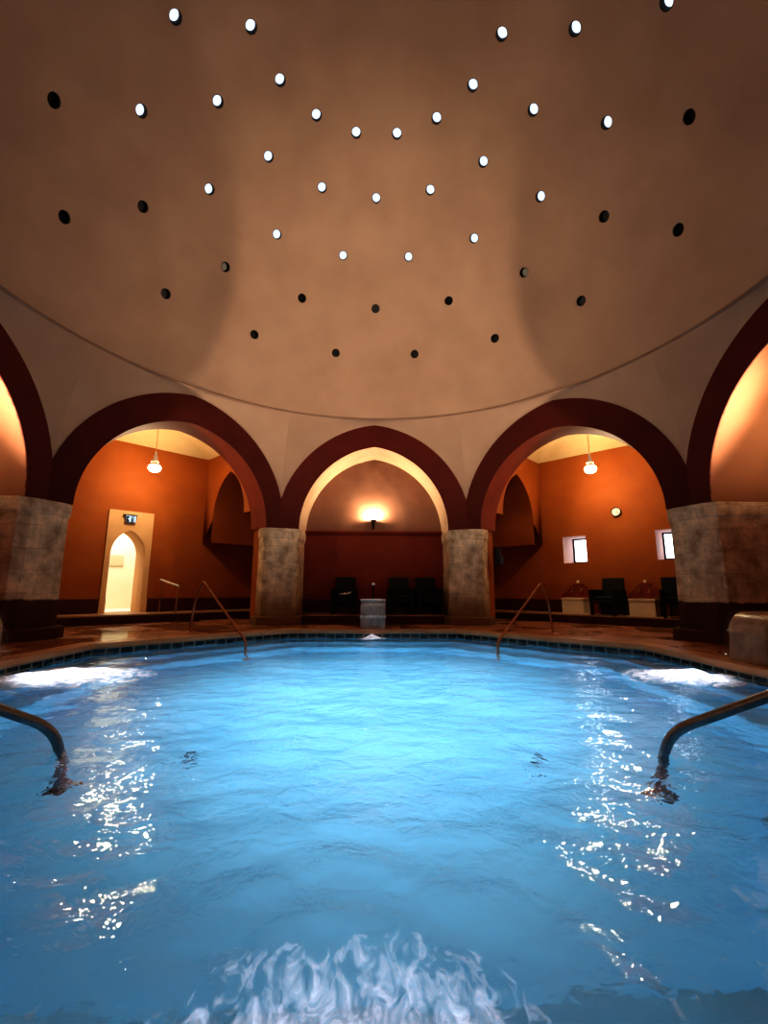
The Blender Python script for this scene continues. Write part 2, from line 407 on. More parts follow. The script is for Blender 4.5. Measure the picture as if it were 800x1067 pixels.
# skylights: each a lining ring and a pane seated inside its hole
proto = {}
def make_skylight(lit):
    root = empty('skylight')
    g = MB(); g.lathe([(HR-.004, 0), (HR-.004, .16), (HR-.012, .16), (HR-.012, 0), (HR-.004, 0)], n=20)
    ri_ = g.build('lining', M['skyrim'], root, smooth=True)
    p = MB(); p.lathe([(HR-.013, 0), (.0001, .0)], (0, 0, .06), 20); p.build('pane', M['skybright' if lit else 'skydark'], root)
    return root
ORD = ['first', 'second', 'third', 'fourth', 'fifth', 'sixth', 'seventh', 'eighth', 'ninth']
RN = ['lowest ring', 'second ring up', 'third ring up', 'fourth ring up', 'fifth ring up']
for ir, (el, ks, lit) in enumerate(rings):
    for i, kk in enumerate(ks):
        if lit not in proto: o = proto[lit] = make_skylight(lit)
        else: o = copy_tree(proto[lit])
        d = dome_dir(kk*pi/8, radians(el))
        o.location = Vector((0, 0, DZ))+d*(DR+.012)
        o.rotation_euler = d.to_track_quat('Z', 'Y').to_euler()
        tag(o, f"{'bright daylit' if lit else 'dark unlit'} round skylight in the dome, {ORD[i]} from left in the {RN[ir]}", 'skylight',
            'round skylights in the dome')

# ---- pillars at the eight corners
def pillar(j):
    az = (j+.5)*pi/4
    R = AP/cos(pi/8)
    # local frame: x outward from the hall centre, y across
    cc, ss = cos(pi/8), sin(pi/8)
    def side(sg, k):            # outline of one half, from the blunt front to the back of the stone
        hw = ARC[k % 2][0]; w = HW-hw; even = k % 2 == 0
        edge = (R-w*ss, w*cc)
        off = lambda p, d, e: (p[0]+d*cc-e*ss, p[1]+d*ss+e*cc)
        cham = .11
        return sg, off, edge, (edge[0]-.005, edge[1]-cham), off(edge, .07, 0), off(edge, .98 if even else .34, 0 if even else -.03), even
    sA, sB = side(1, j), side(-1, (j+1) % 8)
    def half(sd, g):
        sg, off, edge, f, c1, c2, even = sd
        h = [(f[0]-g, f[1]+g*.5), off(c1, -g*.3, g), off(c2, 0, g)]
        return [(x, sg*y) for x, y in h]
    def ring(g):
        return half(sA, g)+list(reversed(half(sB, g)))
    painted = j in (1, 6, 2, 5)
    mat = M['stone_painted' if painted else 'stone']
    mb = MB()
    def loft(levels):
        rows = [[(x, y, z) for x, y in ring(g)] for z, g in levels]
        mb.grid(rows, 0, True); mb.add(rows[-1], [tuple(range(6))]); mb.add(rows[0], [tuple(range(6))])
    loft([(DECK, .0), (-.4, -.004), (0, -.012), (.6, -.02), (1.08, -.02), (1.10, .004), (1.2, .012), (SPR, .012)])
    o = mb.build('pillar', mat, rz=pi/2-az, bevel=.012)
    names = {0: 'pale stone pillar on the near side of the far right arch', 7: 'pale stone pillar between far arch and doorway arch',
             1: 'large stone pillar with dark red foot, between the window arch and right spout',
             6: 'large stone pillar with dark red foot, left of the doorway arch'}
    names[0] = 'pale stone pillar between far arch and window arch'
    tag(o, names.get(j, f'stone pillar behind the camera, corner {ORD[j]}'), 'pillar', 'stone pillars around the pool', 'structure')
    mb = MB()
    rows = [[(x, y, z) for x, y in ring(g)] for z, g in ((DECK, .10), (DECK+.155, .10), (DECK+.175, .085), (DECK+.175, -.05))]
    mb.grid(rows, 0, True)
    mb.build('plinth', mat, o, bevel=.01)
    # plastered pier at the back of the stone
    poly = []
    for sd in (sA, sB):
        sg, off, edge, f, c1, c2, even = sd
        q = [off(edge, .97, -.02), off(edge, 1.0, -.02)] if even else [off(edge, .335, -.05), off(edge, .58, -.06), off(edge, .75, -.40)]
        q = [(x, sg*y) for x, y in q]; poly += q if sg > 0 else list(reversed(q))
    pier = MB()
    pier.prism(poly, DECK, SPR, 0); pier.build('pier', M['red'], o)
    return o
pillars = [pillar(j) for j in range(8)]

# ---- outer bays
SA0, SA1, SSP = 5.95, 7.52, 1.72
def side_hole(a):
    if a < SA0: return (-2, SSP)
    if a > SA1: return (-2, 1.15)
    c, h = (SA0+SA1)/2, (SA1-SA0)/2
    e = .42; r = h+e; return (-2, SSP+sqrt(max(0, r*r-(abs(a-c)+e)**2)))
def side_wall(k, sgn, z0):
    aa = [AP+.62, SA0]+[(SA0+SA1)/2-(SA1-SA0)/2*cos(t) for t in lin(0, pi, 30)][1:-1]+[SA1, WALL]
    mb = MB()
    wall_strips(mb, aa, z0, 3.62, side_hole, lambda a, z: (sgn*BW, a, z), 0)
    # soffit of the passage, out to the meeting plane of two bays
    prof = [(SA0, SSP)]+[(a, side_hole(a)[1]) for a in aa[2:-2]]+[(SA1, SSP), (SA1, 1.15), (WALL, 1.15)]
    def mid(a): return a*TAN
    mb.grid([[(sgn*BW, a, z) for a, z in prof], [(sgn*mid(a), a, z) for a, z in prof]], 0)
    return mb
def plain(name, label, mb, mat, k, kind='structure', cat='wall', **kw):
    o = mb.build(name, mat, rz=bay_rot(k), **kw); tag(o, label, cat, None, kind); return o
H = WALL*TAN
DOOR_H, DOOR_SPR, DOOR_C = .36, .78, -.02
def door_hole(u):
    if abs(u-DOOR_C) >= DOOR_H: return None
    r = .60; e = r-DOOR_H
    return (-2, DOOR_SPR+sqrt(max(0, r*r-(abs(u-DOOR_C)+e)**2)))
WINS = [(-1.17, -.60), (.90, 1.47)]; WZ = (.67, 1.335)
def win_hole(u):
    for a, b in WINS:
        if a < u < b: return WZ
    return None
for k in range(8):
    for sgn, nm in ((-1, 'left'), (1, 'right')):
        plain(f'wall_{SIDES[k]}_side_{nm}', f'arched {nm} cross wall inside the {WORDS[k]} bay', side_wall(k, sgn, DECK), M['red'], k, smooth=True)
    mb = MB()
    if k == 7:
        us = [-H, DOOR_C-DOOR_H]+[DOOR_C-DOOR_H*cos(t) for t in lin(0, pi, 28)][1:-1]+[DOOR_C+DOOR_H, H]
        wall_strips(mb, us, DECK, 3.62, door_hole, lambda u, z: (u, WALL, z))
    elif k == 1:
        us = sorted([-H, H]+[x for w in WINS for x in w])
        wall_strips(mb, us, DECK, 3.62, win_hole, lambda u, z: (u, WALL, z))
    else: mb.quad((-H, WALL, DECK), (H, WALL, DECK), (H, WALL, 3.62), (-H, WALL, 3.62))
    plain(f'wall_{SIDES[k]}_back', f'orange red plaster back wall of the {WORDS[k]} bay', mb, M['red'], k)
    # shallow vault over the bay
    c = MB(); n = 16; rows = []
    for i in range(n+1):
        row = []
        for j in range(n+1):
            x, y = -1+2*i/n, -1+2*j/n
            zz = 3.40+.42*(1-max(abs(x), abs(y))**1.6)
            row.append((x*BW, (AP+.75+WALL)/2+y*(WALL-AP-.75)/2, zz))
        rows.append(row)
    c.grid(rows); plain(f'ceiling_{SIDES[k]}', f'cream plaster vault above the {WORDS[k]} bay', c, M['cream'], k, cat='ceiling')
    # dark dado along the back wall
    b = MB()
    segs = [(-H, -.50), (.47, H)] if k == 7 else [(-H, H)]
    for a0, a1 in segs: b.box(a0, a1, WALL-.03, WALL, PLAT, -.235)
    plain(f'baseboard_{SIDES[k]}', f'dark red dado strip along the {WORDS[k]} bay wall', b, M['dado'], k, cat='baseboard')
    if k % 2 == 0:
        t = MB(); t.box(-2.3, 2.3, AP+1.0, AP+1.15, DECK, SPR+.05, 0); t.box(-2.3, 2.3, AP+1.0, AP+1.15, SPR+.05, 3.5, 1)
        o = plain(f'wall_{SIDES[k]}_niche', f'dark red niche wall with ledge, {WORDS[k]} arch', t, [M['deepred'], M['niche' if k == 0 else 'red']], k, merge=False)
        l = MB(); l.extr([(AP+1.0, SPR-.02), (AP+.90, SPR+.05), (AP+.90, SPR+.085), (AP+1.0, SPR+.085)], 0, -1.75, 1.75)
        l.build('ledge', M['deepred'], o)
        d = MB(); d.box(-1.75, 1.75, AP+.98, AP+1.0, PLAT, -.235); d.build('dado', M['dado'], o)

# ---- floors
def pv(a, i, z):
    rr = a/cos(pi/8); x, y = rr*sin((i+.5)*pi/4), rr*cos((i+.5)*pi/4)
    return (x, y-(.13 if i in (3, 4) else 0), z)
def octring(ap0, ap1, z): 
    r0, r1 = ap0/cos(pi/8), ap1/cos(pi/8)
    return [[pv(ap0, i, z) for i in range(8)], [(r1*sin((i+.5)*pi/4), r1*cos((i+.5)*pi/4), z) for i in range(8)]]
PA = 3.69                      # pool apothem at the coping edge
mb = MB(); mb.grid(octring(PA+.02, 8.2, DECK), 0, True)
tag(mb.build('floor', M['deck']), 'wet reddish brown marble deck around the pool', 'floor', None, 'structure')
for k in range(8):
    a0 = AP+.18 if k % 2 == 0 else 7.2
    a1 = AP+1.0 if k % 2 == 0 else WALL
    h0 = 1.55 if k % 2 == 0 else a0*TAN; h1 = 1.64 if k % 2 == 0 else a1*TAN
    mb = MB(); mb.prism([(-h0, a0), (h0, a0), (h1, a1), (-h1, a1)], DECK-.01, PLAT-.03, 1)
    mb.prism([(-h0-.005, a0-.03), (h0+.005, a0-.03), (h1, a1), (-h1, a1)], PLAT-.03, PLAT, 0)
    plain('floor_'+SIDES[k]+'_step', f'raised stone step across the {WORDS[k]} bay', mb, [M['step'] if k % 2 else M['deck'], M['dado']], k, cat='step')

# ---- pool basin
FLOOR_Z = -1.95
mb = MB(); prof = [(PA+.06, -.80), (PA+.06, -1.16), (PA-.34, -1.16), (PA-.34, -1.45), (PA-.72, -1.45), (PA-.72, FLOOR_Z)]
rows = [[pv(a, i, z) for i in range(8)] for a, z in prof]
mb.grid(rows, 0, True); mb.add(rows[-1], [tuple(range(8))], 1)
basin = mb.build('floor_pool', [M['pool_wall'], M['pool_floor']])
tag(basin, 'octagonal blue pool basin with underwater steps', 'pool', None, 'structure')
mb = MB()
P_ = [(PA+.06, COPE-.075), (PA, COPE-.075), (PA-.015, COPE-.05), (PA, COPE), (PA+.26, COPE), (PA+.26, COPE-.075), (PA+.06, COPE-.075)]
mb.grid([[pv(a, i, z) for i in range(8)] for a, z in P_], 0, True)
mb.build('coping', M['coping'], basin)
mb = MB(); th = MB()
R0 = [(PA+.055, -1.0), (PA+.055, COPE-.06)]
th.grid([[pv(a, i, z) for i in range(8)] for a, z in R0], 0, True)
th.build('grout_band', M['grout'], basin)
for k in range(8):
    h = (PA+.05)*TAN; n = 18; w = 2*h/n
    if k in (3, 4, 5): continue
    for i in range(n):
        for z0, z1 in ((-.862, -.806), (-.985, -.876)):
            u0, u1 = -h+i*w+.014, -h+(i+1)*w-.014
            pts = [bay_point(k, u, PA+.05, z) for u, z in ((u0, z0), (u1, z0), (u1, z1), (u0, z1))]
            mb.add(pts, [(0, 1, 2, 3)])
mb.build('tile_band', M['tile'], basin)
for (x, y) in ((-1.34, -1.08), (1.19, -1.16)):
    g = MB(); g.lathe([(.0001, .03), (.03, .03), (.05, .018), (.053, 0)], n=20)
    for i in range(6):
        t = i*pi/3; g.box(.03*cos(t)-.005, .03*cos(t)+.005, .03*sin(t)-.005, .03*sin(t)+.005, .02, .036)
    o = g.build('pool_drain', M['drain'], loc=(x, y, FLOOR_Z), smooth=True)
    tag(o, f"small dark round drain on the pool floor, {'left' if x < 0 else 'right'} of the pair", 'drain', 'drains in the pool floor')

# ---- water with waves
SPL = [bay_point(k, 0, 3.6, 0).to_2d() for k in (0, 2, 4, 6)]
def wave(x, y):
    p = Vector((x, y, 0))
    h = .012*noise.noise(Vector((x*1.1, y*1.6, 1.3)))+.013*noise.noise(Vector((x*2.6+.3*y, y*3.4, 5.1)))+.0075*noise.noise(Vector((x*6.0, y*8.0, 9.2)))
    for i, c in enumerate(SPL):
        r = sqrt((x-c.x)**2+(y-c.y)**2)
        h += .008*math.exp(-r*1.3)*sin(r*22+i+5*noise.noise(Vector((x*2, y*2, 3))))
    return h
RP = (PA+.052)/cos(pi/8); n = 230
bm = bmesh.new(); bmesh.ops.create_grid(bm, x_segments=n, y_segments=n, size=RP)
for i in (0, 1, 2, 6, 7):
    nn = Vector((sin(i*pi/4), cos(i*pi/4), 0))
    bmesh.ops.bisect_plane(bm, geom=bm.verts[:]+bm.edges[:]+bm.faces[:], plane_co=nn*(PA+.052), plane_no=nn, clear_outer=True)
a4 = Vector(pv(PA+.052, 3, 0)); b4 = Vector(pv(PA+.052, 4, 0)); a2, b2 = Vector(pv(PA+.052, 2, 0)), Vector(pv(PA+.052, 5, 0))
for p0, p1 in ((a2, a4), (a4, b4), (b4, b2)):
    dd = (p1-p0).normalized(); nn = Vector((dd.y, -dd.x, 0))
    if nn.dot(p0) < 0: nn = -nn
    bmesh.ops.bisect_plane(bm, geom=bm.verts[:]+bm.edges[:]+bm.faces[:], plane_co=p0, plane_no=nn, clear_outer=True)
for v in bm.verts: v.co.z = WATER+wave(v.co.x, v.co.y)
me = bpy.data.meshes.new('water'); bm.to_mesh(me); bm.free()
for p in me.polygons: p.use_smooth = True
me.materials.append(M['water'])
water = bpy.data.objects.new('water', me); C.objects.link(water)
tag(water, 'rippling bright blue water filling the octagonal pool', 'water', None, 'stuff')

# ---- foam under the spouts
def foam(k, a, ru, ra, h, mat, label, seed, skew=0):
    nr, nt_ = 26, 64; rows = []; uv = []
    mb = MB()
    for i in range(nr+1):
        r = max(i/nr, .001); row = []
        for j in range(nt_):
            t = 2*pi*j/nt_
            rr = r*(1+.16*noise.noise(Vector((cos(t)*1.6, sin(t)*1.6, seed))))
            u, aa = ru*rr*cos(t)+skew*rr*sin(t), min(a+ra*rr*sin(t), PA+.03)
            w = bay_point(k, u, aa, 0)
            b = noise.noise(Vector((w.x*9, w.y*9, seed)))*.5+.5
            row.append((w.x, w.y, WATER+wave(w.x, w.y)+.006+h*max(0, 1-r)**1.5*(.35+.9*b)))
        rows.append(row)
    mb.grid(rows, 0, True)
    o = mb.build('splash_foam', mat, smooth=True, merge=False)
    uvl = o.data.uv_layers.new(name='UVMap')
    for li, l in enumerate(o.data.loops):
        vi = l.vertex_index; uvl.data[li].uv = ((vi//nt_)/nr, (vi % nt_)/nt_)
    tag(o, label, 'foam', None, 'stuff'); return o
foam(0, 3.52, .28, .20, .07, M['foam'], 'small bright white splash at the foot of the far fountain', 1.0)
foam(6, 3.02, .62, .85, .09, M['foam'], 'white churning foam on the left edge of the pool', 2.0)
foam(2, 3.20, .50, .60, .09, M['foam'], 'white churning foam below the spout on the right', 3.0)
foam(4, 3.86, .50, .58, .02, M['foam_streak'], 'pale streaky froth in the water nearest the camera', 4.0)

# ---- fountains: rounded stone spouts
def fountain(k, pale):
    root = empty('fountain', bay_point(k, 0, 0, 0), bay_rot(k))
    w = .235
    prof = [(3.84, DECK), (3.86, -.60)]+[(3.87+.19*(1-cos(t)), -.47+.25*sin(t)) for t in lin(0, pi/2, 10)]+[(4.30, -.22), (4.36, -.26), (4.36, DECK)]
    mats = (M['fountain_pale'], M['fountain_mid']) if pale else (M['fountain'], M['fountain'])
    b = MB(); b.extr(prof, 0, -w, w); b.build('spout_block', mats[1], root, smooth=True, bevel=.02)
    if pale:
        t = MB(); t.box(-w-.012, w+.012, 3.97, 4.38, -.225, -.19); t.build('top_slab', mats[0], root, bevel=.012)
        t = MB(); t.box(-w-.008, w+.008, 3.80, 3.90, -.53, -.49); t.build('ledge', mats[0], root, bevel=.01)
    s = MB(); rows = []
    sp = [(4.05, -.205 if not pale else -.18), (3.95, -.215 if not pale else -.18), (3.87, -.29), (3.82, -.45), (3.79, -.6), (3.74, -.74), (3.66, WATER+.02)]
    for a, z in sp: rows.append([(u, a-.012, z+.006) for u in lin(-w*.92, w*.92, 10)])
    s.grid(rows); s.build('water_sheet', M['sheet' if pale else 'film'], root, smooth=True)
    if pale:
        p = MB(); p.tube([(0, 4.26, -.2), (0, 4.26, .02)], .016); p.lathe([(.0001, .10), (.022, .10), (.026, .06), (.026, .02), (.0001, .02)], (0, 4.26, 0), 14)
        p.build('spigot', M['blackmetal'], root, smooth=True)
        c = MB(); c.lathe([(.0001, .085), (.022, .085), (.03, .06), (.03, .035), (.0001, .03)], (0, 4.26, .045), 14); c.build('spigot_cap', M['white'], root, smooth=True)
    return root
tag(fountain(0, True), 'small pale stone fountain with spigot pouring into the pool under the far arch', 'fountain', 'stone fountains on the pool edge')
tag(fountain(2, False), 'brown rounded stone spout on the right pool edge beside the large pillar', 'fountain', 'stone fountains on the pool edge')
tag(fountain(6, False), 'brown rounded stone spout on the left pool edge', 'fountain', 'stone fountains on the pool edge')

# ---- handrails
def handrail(k, u, near):
    root = empty('handrail', bay_point(k, u, 0, 0), bay_rot(k))
    zt = .12 if not near else .06
    mat = M['copper'] if not near else M['darksteel']
    r = .019 if not near else .026
    be, bz = (2.54, -.73) if not near else (2.60, -.775)
    path = round_path([(0, 4.42, DECK), (0, 4.30, -.2), (0, 4.04, zt), (0, be, bz), (0, be-.03, -1.43)], .16 if near else .07, 7)
    i = max(range(len(path)), key=lambda q: path[q].z)
    a, b = MB(), MB()
    a.tube(path[:i+1], r); a.build('post', mat, root, smooth=True)
    b.tube(path[i:], r); b.build('grab_bar', mat, root, smooth=True)
    for aa, z in ((4.42, DECK), (be-.03, -1.45)):
        f = MB(); f.lathe([(.0001, .02), (.05, .02), (.062, .012), (.064, 0), (.0001, 0)], (0, aa, z), 20)
        f.build('floor_flange', mat, root, smooth=True)
    return root
G = 'grab rails at the pool steps'
tag(handrail(7, .03, False), 'thin bronze grab rail sloping into water below the doorway arch', 'handrail', G)
tag(handrail(1, -.02, False), 'thin bronze grab rail sloping into water below the window arch', 'handrail', G)
tag(handrail(3, .33, True), 'thick steel grab rail dipping into the water, nearest on the right', 'handrail', G)
tag(handrail(5, -.22, True), 'thick steel grab rail dipping into the water, nearest on the left', 'handrail', G)
# short rail at the step in the doorway bay
root = empty('step_rail'); tag(root, 'short sloping handrail on the step beside the arched doorway', 'handrail')
p1, p2 = Vector((-5.02, 6.02, 0)), Vector((-4.50, 5.72, 0))
t = MB(); t.tube([(p1.x-.03, p1.y+.02, .20), (p1.x, p1.y, .195), (p2.x, p2.y, .06), (p2.x+.03, p2.y-.02, .05)], .022); t.build('rail_bar', M['white'], root, smooth=True)
for p, z0, z1 in ((p1, PLAT, .19), (p2, DECK, .06)):
    t = MB(); t.tube([(p.x, p.y, z0), (p.x, p.y, z1)], .016); t.lathe([(.0001, .012), (.045, .012), (.045, 0)], (p.x, p.y, z0), 16)
    t.build('post', M['copper'], root, smooth=True)

# ---- pendants
def pendant():
    root = empty('pendant_lamp')
    cd = MB(); cd.tube([(0, 0, .28), (0, 0, 1.06)], .008, 8); cd.build('cord', M['brass'], root, smooth=True)
    r = MB(); r.lathe([(.0001, 1.075), (.05, 1.07), (.055, 1.04), (.0001, 1.035)], n=20); r.build('ceiling_rose', M['white'], root, smooth=True)
    st = MB(); st.lathe([(.0001, .36), (.02, .36), (.022, .29), (.035, .27), (.045, .2), (.075, .14), (.08, .125), (.0001, .12)], n=24); st.build('cap', M['white'], root, smooth=True)
    cl = MB(); cl.lathe([(.0001, .125), (.065, .125), (.075, .09), (.075, .06), (.0001, .055)], n=24); cl.build('collar', M['brass'], root, smooth=True)
    b = MB(); b.lathe([(.06, .065), (.10, .05), (.122, .02), (.125, -.02), (.105, -.06), (.065, -.085), (.0001, -.092)], n=28); b.build('glass_bowl', M['bulb'], root, smooth=True)
    return root
pl = pendant(); pl.location = bay_point(7, .02, 6.9, 2.63)
tag(pl, 'glowing pendant lamp hanging in the bay with the arched doorway', 'lamp', 'pendant lamps')
pr = copy_tree(pl); pr.location = bay_point(1, .0, 6.9, 2.70)
tag(pr, 'glowing pendant lamp hanging in the bay with the two windows', 'lamp', 'pendant lamps')

# ---- sconces on the niche ledges
def sconce():
    root = empty('wall_sconce')
    br = MB(); br.lathe([(.0001, -.26), (.012, -.26), (.03, -.20), (.05, -.08), (.066, .012), (.06, .012), (.045, -.06), (.0001, -.07)], (0, -.13, 0), 24)
    br.tube([(0, -.13, -.16), (0, -.06, -.18), (0, 0, -.18)], .012, 8); br.build('bracket', M['blackmetal'], root, smooth=True)
    b = MB(); b.lathe([(.0001, -.045), (.022, -.03), (.03, .0), (.024, .028), (.0001, .045)], (0, -.13, 0), 16); b.build('bulb', M['sconce_bulb'], root, smooth=True)
    return root
sc = sconce(); sc.location = bay_point(0, -.02, AP+1.0, 1.66); tag(sc, 'lit wall sconce glowing above the ledge under the far arch', 'lamp', 'wall sconces')
for k, w in ((2, 'right'), (6, 'left'), (4, 'near')):
    c = copy_tree(sc); c.location = bay_point(k, 0, AP+1.0, 1.66); c.rotation_euler = (0, 0, bay_rot(k))
    tag(c, f'lit wall sconce glowing under the {w} arch', 'lamp', 'wall sconces')

# ---- arched doorway
d = MB(); us = [-.49, DOOR_C-DOOR_H]+[DOOR_C-DOOR_H*cos(t) for t in lin(0, pi, 28)][1:-1]+[DOOR_C+DOOR_H, .46]
F = WALL-.035
wall_strips(d, us, PLAT, 1.77, door_hole, lambda u, z: (u, F, z))
rim = [(DOOR_C-DOOR_H, PLAT), (DOOR_C-DOOR_H, DOOR_SPR)]+[(u, door_hole(u)[1]) for u in us[2:-2]]+[(DOOR_C+DOOR_H, DOOR_SPR), (DOOR_C+DOOR_H, PLAT)]
d.grid([[(u, F, z) for u, z in rim], [(u, WALL+.62, z) for u, z in rim]])
for a, b in (((-.49, PLAT), (-.49, 1.77)), ((-.49, 1.77), (.46, 1.77)), ((.46, 1.77), (.46, PLAT))):
    d.quad((a[0], F, a[1]), (b[0], F, b[1]), (b[0], WALL, b[1]), (a[0], WALL, a[1]))
dr = plain('door_1', 'bright pointed doorway in a tan stone surround', d, M['frame'], 7, cat='doorway')
for x0, x1 in ((-.50, DOOR_C-DOOR_H+.005), (DOOR_C+DOOR_H-.005, .47)):
    q = MB(); q.box(x0, x1, F-.02, WALL+.60 if x0 > 0 else WALL, PLAT, -.235); q.build('plinth_block', M['frame'], dr)
th = MB(); th.box(DOOR_C-DOOR_H, DOOR_C+DOOR_H, WALL, WALL+.7, PLAT-.05, PLAT+.002); th.build('threshold', M['step'], dr)
h = MB()   # hallway beyond
h.box(-1.5, 1.5, WALL+.62, WALL+2.2, PLAT, 2.4)
h.f = [f for i, f in enumerate(h.f) if i != 2]; h.m = h.m[:5]
plain('wall_hallway', 'pale cream hallway seen through the doorway', h, M['hall'], 7)
nb = MB(); nb.box(.20, .52, WALL+2.17, WALL+2.195, .60, .88)
ob = plain('notice_board', 'small pale notice on the hallway wall through the doorway', nb, M['frame'], 7, kind=None, cat='notice')
ob.data.materials.clear(); ob.data.materials.append(surf('pale_notice', (.56, .48, .30), (.60, .52, .34), 4, .9, 0))
hl = bpy.data.lights.new('hall_light', 'AREA'); hl.energy = 72; hl.size = 1.2; hl.color = (1, .97, .90)
hlo = bpy.data.objects.new('hall_light', hl); C.objects.link(hlo); hlo.location = bay_point(7, 0, WALL+1.4, 2.35)

# exit sign
es = empty('exit_sign', bay_point(7, 0, 0, 0), bay_rot(7)); tag(es, 'small illuminated exit sign on the tan surround above the doorway', 'sign')
e = MB(); e.box(-.21, .08, F-.07, F, 1.66, 1.685); e.build('bracket', M['sign_frame'], es)
e = MB(); e.box(-.165, .055, F-.06, F-.025, 1.50, 1.66); e.build('housing', M['sign_frame'], es)
e = MB(); e.box(-.155, .045, F-.064, F-.058, 1.512, 1.65); e.build('light_panel', M['sign'], es)
e = MB(); y = F-.066
e.add([(-.155, y, 1.512), (-.09, y, 1.512), (-.09, y, 1.555), (-.125, y, 1.581), (-.09, y, 1.607), (-.09, y, 1.64), (-.155, y, 1.64)], [tuple(range(7))])
e.build('arrow', M['sign_black'], es)
e = MB()
e.add([(-.055, y, 1.512), (-.01, y, 1.512), (-.015, y, 1.60), (-.035, y, 1.64), (-.05, y, 1.60)], [tuple(range(5))])
e.box(-.005, .012, y-.001, y, 1.512, 1.64); e.box(-.055, .012, y-.001, y, 1.632, 1.645)
e.build('running_figure', M['sign_black'], es)

# ---- windows
for i, (a, b) in enumerate(WINS):
    w = MB(); D = .72
    w.quad((a, WALL, WZ[0]), (a, WALL+D, WZ[0]+.03), (a, WALL+D, WZ[1]), (a, WALL, WZ[1]))
    w.quad((b, WALL, WZ[0]), (b, WALL+D, WZ[0]+.03), (b, WALL+D, WZ[1]), (b, WALL, WZ[1]))
    w.quad((a, WALL, WZ[0]), (b, WALL, WZ[0]), (b, WALL+D, WZ[0]+.03), (a, WALL+D, WZ[0]+.03))
    w.quad((a, WALL, WZ[1]), (b, WALL, WZ[1]), (b, WALL+D, WZ[1]), (a, WALL+D, WZ[1]))
    o = plain(f'window_{i+1}', ('small deep square window left of the clock side, further from the pillar', 'small deep square window next to the large pillar')[i], w, M['reveal'], 1, cat='window')
    if i == 0: o['label'] = 'small deep square window below the clock, further from the large pillar'
    f = MB(); t = .035
    for x0, x1, z0, z1 in ((a, a+t, WZ[0], WZ[1]), (b-t, b, WZ[0], WZ[1]), (a, b, WZ[0], WZ[0]+t+.03), (a, b, WZ[1]-t, WZ[1])): f.box(x0, x1, WALL+D-.06, WALL+D, z0, z1)
    f.build('window_frame', M['blackmetal'], o)
    p = MB(); p.quad((a, WALL+D, WZ[0]), (b, WALL+D, WZ[0]), (b, WALL+D, WZ[1]), (a, WALL+D, WZ[1])); p.build('pane', M['window'], o)

# ---- clock
ck = empty('wall_clock', bay_point(1, .15, WALL, 1.835), bay_rot(1)); tag(ck, 'round white wall clock on the orange wall above the windows', 'clock')
def disc(mb, r, y0, y1, n=32):
    rows = [[(rr*cos(2*pi*i/n), y, rr*sin(2*pi*i/n)) for i in range(n)] for rr, y in ((r, y0), (r, y1), (.0001, y1))]; mb.grid(rows, 0, True)
g = MB(); g.grid([[(rr*cos(2*pi*i/32), y, rr*sin(2*pi*i/32)) for i in range(32)] for rr, y in ((.108, 0), (.108, -.045), (.097, -.05), (.094, -.03))], 0, True); g.build('rim', M['blackmetal'], ck, smooth=True)
g = MB(); disc(g, .096, 0, -.035); g.build('dial', M['white'], ck)
for ang, L, w in ((.9, .055, .006), (2.3, .08, .004)):
    g = MB(); dx, dz = sin(ang), cos(ang)
    g.add([(-dz*w, -.04, dx*w), (dz*w, -.04, -dx*w), (dx*L+dz*w*.5, -.04, dz*L-dx*w*.5), (dx*L-dz*w*.5, -.04, dz*L+dx*w*.5)], [(0, 1, 2, 3)]); g.build('hand', M['blackmetal'], ck)
for i in range(12):
    t = i*pi/6; g = MB(); g.box(.085*sin(t)-.005, .085*sin(t)+.005, -.038, -.036, .085*cos(t)-.005, .085*cos(t)+.005)
    g.build('hour_mark', M['blackmetal'], ck)

